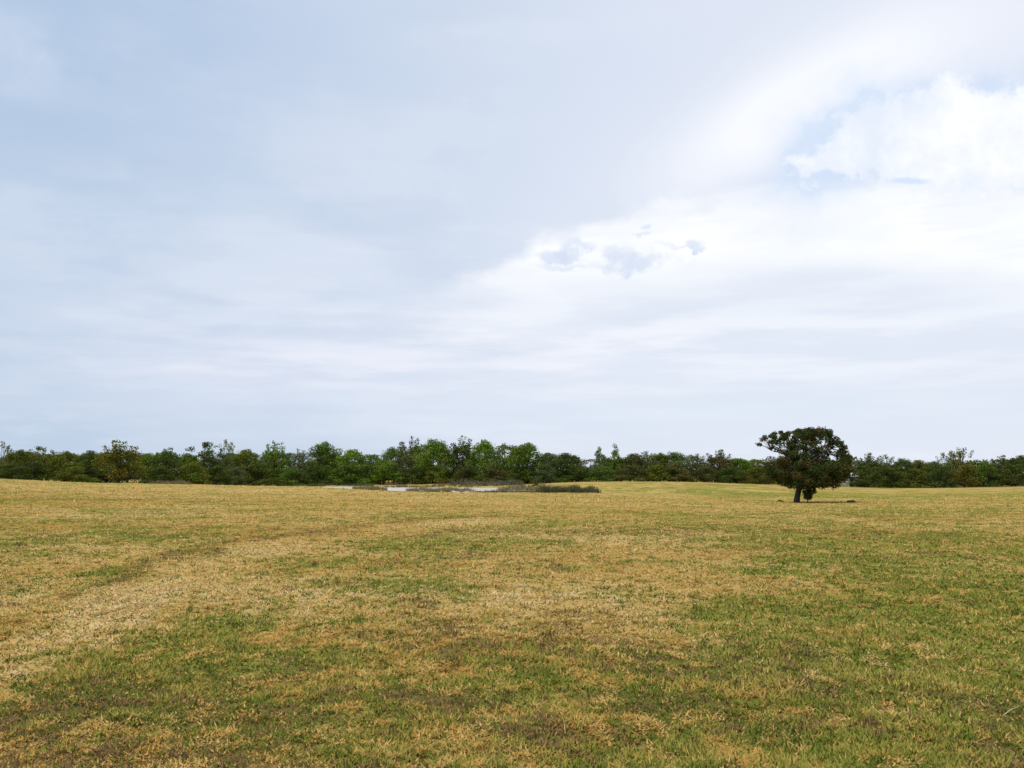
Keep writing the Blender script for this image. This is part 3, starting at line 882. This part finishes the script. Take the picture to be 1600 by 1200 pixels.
for k_, (px, top, w, dd, kind, tint, label) in enumerate(TREES):
    if not label:
        label = {1232: 'brownish low tree seen through the left skirt of the lone oak', 1276: 'rusty low tree directly behind the lone oak trunk', 1318: 'olive low tree under the right bough of the lone oak'}[px]
    plant('broadleaf_tree' if kind != 'cone' else 'cone_tree', 'tree', label, G_T, px, top, w, dl(px) + dd, kind, tint)
# trees of the second rank, filling the wall of leaves between the others
used = set()


def beside(px):
    """the nearest front tree (and side) that no other label leans on yet"""
    for _, i, side in sorted((abs(t[0] + (10 if sd == 'right' else -10) - px), i, sd) for i, t in enumerate(TREES) for sd in ('left', 'right')):
        if (i, side) not in used:
            used.add((i, side)); return SHORT[i], side


px = -20
while px < 1630:
    top = np.interp(px, [0, 200, 400, 580, 640, 820, 910, 1000, 1100, 1200, 1450, 1600], [704, 702, 703, 707, 690, 695, 715, 707, 709, 716, 719, 711]) + crand.uniform(-1, 5)
    tint = crand.choice(['green', 'dark', 'grey', 'umber', 'olive'] if 230 < px < 1200 else ['dark', 'rust', 'umber', 'olive'])
    nm, side = beside(px)
    plant('broadleaf_tree', 'tree', f'{SEEN[tint]} tree in the second rank {side} of {nm}', 'second rank of the treeline',
          px, top, crand.uniform(44, 58), dl(px) + crand.uniform(7, 12), crand.choice(['round', 'round', 'shrub', 'flat']), tint)
    px += crand.uniform(26, 38)

G_S = 'shrubs at the foot of the treeline'
SHRUBS = [(55, 716, 54, 'dark'), (118, 719, 50, 'olive'), (20, 722, 46, 'dark'), (250, 724, 46, 'dark'), (300, 719, 50, 'olive'), (340, 726, 44, 'dark'), (368, 727, 34, 'grey'),
          (405, 722, 52, 'dark'), (455, 727, 44, 'green'), (490, 724, 46, 'dark'), (540, 722, 50, 'green'), (600, 716, 58, 'bright'), (650, 728, 44, 'dark'), (690, 724, 46, 'olive'),
          (730, 722, 50, 'umber'), (776, 724, 48, 'umber'), (815, 726, 44, 'dark'), (852, 722, 36, 'grey'), (900, 722, 46, 'dark'), (940, 724, 44, 'green'), (985, 722, 46, 'umber'),
          (1022, 724, 40, 'olive'), (1060, 724, 44, 'umber'), (1100, 726, 44, 'umber'), (1140, 727, 44, 'dark'), (1180, 728, 40, 'rust'), (1350, 724, 44, 'dark'), (1392, 724, 44, 'dark'),
          (1430, 728, 44, 'rust'), (1468, 726, 44, 'dark'), (1505, 722, 46, 'rust'), (1545, 726, 44, 'dark'), (1585, 724, 46, 'dark')]
used_s = set()
for px, top, w, tint in SHRUBS:
    i = min((i for i in range(len(TREES)) if i not in used_s), key=lambda i: abs(TREES[i][0] - px)); used_s.add(i)
    plant('shrub', 'shrub', f'{SEEN[tint]} bushy shrub at the foot of the {SHORT[i]}', G_S, px, top + crand.uniform(-2, 3), w, dl(px) - crand.uniform(3, 6), 'shrub', tint)
plant('shrub', 'shrub', 'tiny dark bush alone on the bank between the pond and the treeline', None, 836, 751, 10, 150, 'shrub', 'dark')
plant('shrub', 'shrub', 'low weed clump in the grass left of the lone oak trunk', None, 1220, 780.5, 11, 86, 'shrub', 'olive')

# undergrowth closing the wood between the trunks
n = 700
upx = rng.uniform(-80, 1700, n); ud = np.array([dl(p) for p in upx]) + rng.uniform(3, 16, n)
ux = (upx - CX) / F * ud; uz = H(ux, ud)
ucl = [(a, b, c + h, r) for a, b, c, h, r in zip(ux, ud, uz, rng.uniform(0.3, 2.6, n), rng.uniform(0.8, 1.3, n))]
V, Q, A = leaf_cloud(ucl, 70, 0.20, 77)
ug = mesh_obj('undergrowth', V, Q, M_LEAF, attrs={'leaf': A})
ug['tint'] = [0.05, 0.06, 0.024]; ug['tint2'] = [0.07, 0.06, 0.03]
tag(ug, 'dark undergrowth filling the wood between the trunks', 'undergrowth', kind='stuff')


# ------------------------------------------------------------------ the lone oak
OAK_D = 85.0
ox, oy, _ = at(1245, 785, OAK_D)
oz = h1(ox, oy)
K = OAK_D / F / 8.0 / math.cos(PITCH)                    # metres per step of the outline below


def ol(zx, zy): return (zx - 680) * K * 0.96, (1082 - zy) * K


OUT = np.array([ol(*p) for p in ((225, 350), (270, 270), (360, 215), (500, 185), (590, 210), (650, 205), (720, 160), (880, 150), (1060, 165), (1165, 205), (1205, 290),
                                 (1320, 385), (1375, 480), (1375, 600), (1340, 720), (1290, 830), (1150, 885), (930, 900), (700, 890), (540, 870), (400, 810), (320, 700),
                                 (360, 590), (400, 480), (430, 420), (370, 350), (300, 380))])


def inside(x, z):
    c = np.zeros(np.shape(x), bool); n_ = len(OUT)
    for i in range(n_):
        x1, z1 = OUT[i]; x2, z2 = OUT[i - 1]
        m = ((z1 > z) != (z2 > z)) & (x < (x2 - x1) * (z - z1) / (z2 - z1 + 1e-12) + x1)
        c ^= m
    return c


HOLES = [(*ol(a, b), r * K) for a, b, r in ((825, 530, 62), (970, 350, 40), (1125, 320, 42), (745, 455, 36), (1045, 545, 36), (870, 378, 30), (500, 345, 40), (1195, 405, 48),
                                            (440, 250, 26), (640, 300, 26), (560, 420, 30), (1060, 270, 22), (690, 225, 28), (655, 395, 20), (350, 310, 30), (1000, 500, 24), (590, 240, 26),
                                            (960, 460, 24), (1310, 470, 24), (790, 320, 18))]


def oak_crown():
    r = np.random.default_rng(21); cl = []
    tries = 0
    while len(cl) < 330 and tries < 20000:
        tries += 1
        x = r.uniform(-3.6, 5.8); z = r.uniform(1.3, 7.2)
        if not inside(np.array(x), np.array(z)): continue
        cxm, wz = 0.9, max(0.4, min(4.4, 4.5 * math.sin(math.pi * min(1, max(0.05, (z - 0.9) / 6.6))) ** 0.5))
        half = 3.9 * math.sqrt(max(0.03, 1 - ((x - cxm) / 5.0) ** 2)) * math.sqrt(max(0.05, 1 - ((z - 3.0) / 4.3) ** 2))
        if z > 3.9: rr, half = r.uniform(0.28, 0.52), half * 0.85
        else: rr = r.uniform(0.40, 0.75)
        if not inside(np.array(x + np.array([-1, 1, 0, 0]) * rr * 0.7), np.array(z + np.array([0, 0, -1, 1]) * rr * 0.55)).all(): continue
        if x < -1.2 and z > 4.3: half *= 0.5; rr *= 0.85
        y = r.uniform(-half, half)
        if any(math.hypot(x - hx, z - hz_) < hr * 0.8 + rr * 0.25 for hx, hz_, hr in HOLES): continue
        cl.append((x, y, z, rr))

    def keep(P):
        k = np.ones(len(P), bool)
        for hx, hz_, hr in HOLES:
            k &= (np.hypot(P[:, 0] - hx, P[:, 2] - hz_) > hr * 0.80) | (r.random(len(P)) < 0.08)
        return k
    for zx, zy, rr in ((1210, 340, .42), (1270, 400, .40), (1330, 470, .42), (1150, 400, .36), (1240, 470, .40), (1100, 240, .45), (1000, 220, .45), (880, 220, .45), (780, 230, .42),
                       (1320, 560, .42), (1200, 620, .5), (800, 880, .42), (880, 900, .40), (960, 880, .40), (660, 880, .36), (560, 870, .36), (840, 850, .5), (720, 850, .45), (940, 300, .3), (1160, 270, .36), (700, 300, .3), (600, 330, .3), (500, 260, .3), (400, 260, .26)):
        x, z = ol(zx, zy); cl.append((x, r.uniform(-.9, .9), z, rr))
    # the skin of the dome: small sprays along the top outline
    for i in range(60):
        a, b = OUT[i % 13], OUT[i % 13 + 1]; f = r.random()
        x, z = a[0] * (1 - f) + b[0] * f, a[1] * (1 - f) + b[1] * f
        cl.append((x, r.uniform(-1.2, 1.2), z - 0.14, r.uniform(0.16, 0.30)))
    return cl, keep


ocl, okeep = oak_crown()
oak = empty('oak_tree', (ox, oy, oz - 0.06))
tag(oak, 'lone dark oak with a broad domed crown standing in the open field', 'tree')
V, Q, A = leaf_cloud(ocl, 760, 0.085, 99, flat=0.7, shag=0.22, holes=okeep)
oc = mesh_obj('crown', V, Q, M_LEAF, parent=oak, attrs={'leaf': A})
oc['tint'] = [0.046, 0.076, 0.012]; oc['tint2'] = [0.092, 0.070, 0.018]
r = random.Random(12)
paths = [[((-0.02, 0, -0.1), 0.42), ((0.0, 0, 0.1), 0.33), ((0.08, 0, 0.6), 0.28), ((0.22, 0.02, 1.2), 0.27), ((0.5, 0.05, 1.9), 0.25), ((0.8, 0.05, 2.6), 0.20), ((1.0, 0.1, 3.4), 0.15), ((1.15, 0.1, 4.4), 0.09), ((1.2, .1, 5.6), 0.04)]]
spine = [(0.22, 0.02, 1.2), (0.5, 0.05, 1.9), (0.8, 0.05, 2.6), (1.0, 0.1, 3.4)]
limbs = []
for tx, ty_, tz in ((-2.2, .3, 5.0), (-1.6, 1.5, 5.2), (3.6, .4, 5.2), (4.3, -.8, 4.2), (2.6, 1.6, 5.8), (0.2, -1.3, 6.2), (2.0, -1.2, 6.3), (4.8, .5, 2.6), (-1.8, -1.9, 3), (3.2, -2.2, 3.2), (3, 2.2, 3.4), (-.3, 2.4, 4.2), (-.6, .3, 6.3), (1.4, .4, 6.7)):
    p0 = Vector(spine[r.randrange(4)]); p3 = Vector((tx, ty_, tz))
    pa = p0.lerp(p3, .35) + Vector((0, 0, .35 + r.uniform(-.1, .2))); pb = p0.lerp(p3, .7) + Vector((r.uniform(-.2, .2), r.uniform(-.2, .2), .25))
    paths.append([(p0, .15), (pa, .11), (pb, .07), (p3, .03)]); limbs += [pa, pb, p3]
for c in ocl:
    if c[3] < 0.45 and r.random() < 0.75:
        p3 = Vector(c[:3]); q = min(limbs, key=lambda l: (l - p3).length)
        if (q - p3).length < 2.2:
            paths.append([(q, .035), (q.lerp(p3, .5) + Vector((r.uniform(-.12, .12), r.uniform(-.12, .12), .08)), .022), (p3, .010)])
tube_obj('trunk', paths, M_BARK, oak, sides=7)

# the bushy sapling beside its trunk
sx_, sy_, _ = at(1262, 785.5, OAK_D - 0.8)
sz_ = h1(sx_, sy_)
sap = empty('sapling', (sx_, sy_, sz_ - 0.03)); tag(sap, 'small dark bushy sapling beside the trunk of the lone oak', 'sapling')
scl = []
for i in range(60):
    h = r.random(); w = 0.18 + 0.72 * min(1.0, h * 1.4); a = r.uniform(0, 6.283); q = math.sqrt(r.random())
    scl.append((math.cos(a) * q * w - .02 + h * 0.10, math.sin(a) * q * w, 0.36 + h * 1.75, r.uniform(0.16, 0.30)))
for i in range(6): scl.append((0.62 + r.uniform(-.1, .2), r.uniform(-.2, .2), r.uniform(1.0, 1.5), 0.10))
V, Q, A = leaf_cloud(scl, 1500, 0.065, 5)
c = mesh_obj('crown', V, Q, M_LEAF, parent=sap, attrs={'leaf': A}); c['tint'] = [0.045, 0.070, 0.014]; c['tint2'] = [0.070, 0.075, 0.018]
tube_obj('trunk', [[((0.02, 0, -.05), .06), ((0.0, 0, .4), .045), ((.03, 0, .9), .03), ((.05, .02, 1.5), .012)]] +
         [[((0, 0, .35 + .1 * k), .02), ((.3 * math.cos(k * 2.1), .3 * math.sin(k * 2.1), .8 + .12 * k), .008)] for k in range(5)], M_BARK, sap)

# dark log lying right of the oak
lx, ly, _ = at(1330, 788.5, 82.5)
lz = h1(lx, ly) + 0.05
lg = empty('log', (lx, ly, lz - 0.04)); lg.scale = (0.9, 0.9, 0.8); lg.rotation_euler = (0, 0, 0.12); tag(lg, 'short dark log lying in the grass right of the lone oak', 'log')
tube_obj('log_trunk', [[((-.40, 0, .10), .11), ((-.36, 0, .11), .15), ((-.1, .02, .12), .155), ((.2, .0, .12), .145), ((.36, .01, .12), .15), ((.40, .01, .12), .12)]], M_LOG, lg, sides=12)
tube_obj('branch_stub', [[((.12, 0, .2), .05), ((.2, -.03, .33), .035)]], M_LOG, lg)

# pale building glimpsed through the trees right of the oak
bx, by, _ = at(1328, 760, 171)
bz = h1(bx, by)
sh = empty('shed', (bx, by, bz)); tag(sh, 'pale shed glimpsed through the trees right of the lone oak', 'shed')


def box(name, a, b, mat, parent):
    x0, y0, z0 = a; x1, y1, z1 = b
    v = [(x0, y0, z0), (x1, y0, z0), (x1, y1, z0), (x0, y1, z0), (x0, y0, z1), (x1, y0, z1), (x1, y1, z1), (x0, y1, z1)]
    return mesh_obj(name, v, np.array([(0, 3, 2, 1), (4, 5, 6, 7), (0, 1, 5, 4), (1, 2, 6, 5), (2, 3, 7, 6), (3, 0, 4, 7)]), mat, parent)


box('wall', (-1.3, -1.0, -.1), (1.3, 1.2, 1.9), M_WALL, sh)
box('door', (-.4, -1.04, -.05), (.4, -1.003, 1.7), M_DARK, sh)
rv = [(-1.5, -1.25, 1.9), (1.5, -1.25, 1.9), (1.5, 1.45, 1.9), (-1.5, 1.45, 1.9), (-1.5, .1, 2.7), (1.5, .1, 2.7)]
me = bpy.data.meshes.new('roof'); me.from_pydata(rv, [], [(0, 1, 5, 4), (2, 3, 4, 5), (0, 4, 3), (1, 2, 5), (0, 3, 2, 1)]); me.materials.append(M_ROOF)
ro = bpy.data.objects.new('roof', me); COL.objects.link(ro); ro.parent = sh; ro.location.z = 0.003

# dry stalks lying on the near grass
for (pa, va, pb, vb), lab in (((1567, 1127, 1592, 1117), 'pale dry stalk lying on the green grass near the right edge'),):
    xa, ya = ground_xy(pa, va); xb, yb = ground_xy(pb, vb if vb > va - 14 else va - 2)
    up = 0.02 if vb > va - 14 else 0.11
    st = tube_obj('stalk', [[((xa, ya, h1(xa, ya) + .035), .004), ((xa * .5 + xb * .5, ya * .5 + yb * .5, h1(xa, ya) + .045 + up * .5), .0035), ((xb, yb, h1(xb, yb) + .035 + up), .002)]], M_STALK, sides=5)
    tag(st, lab, 'stalk')
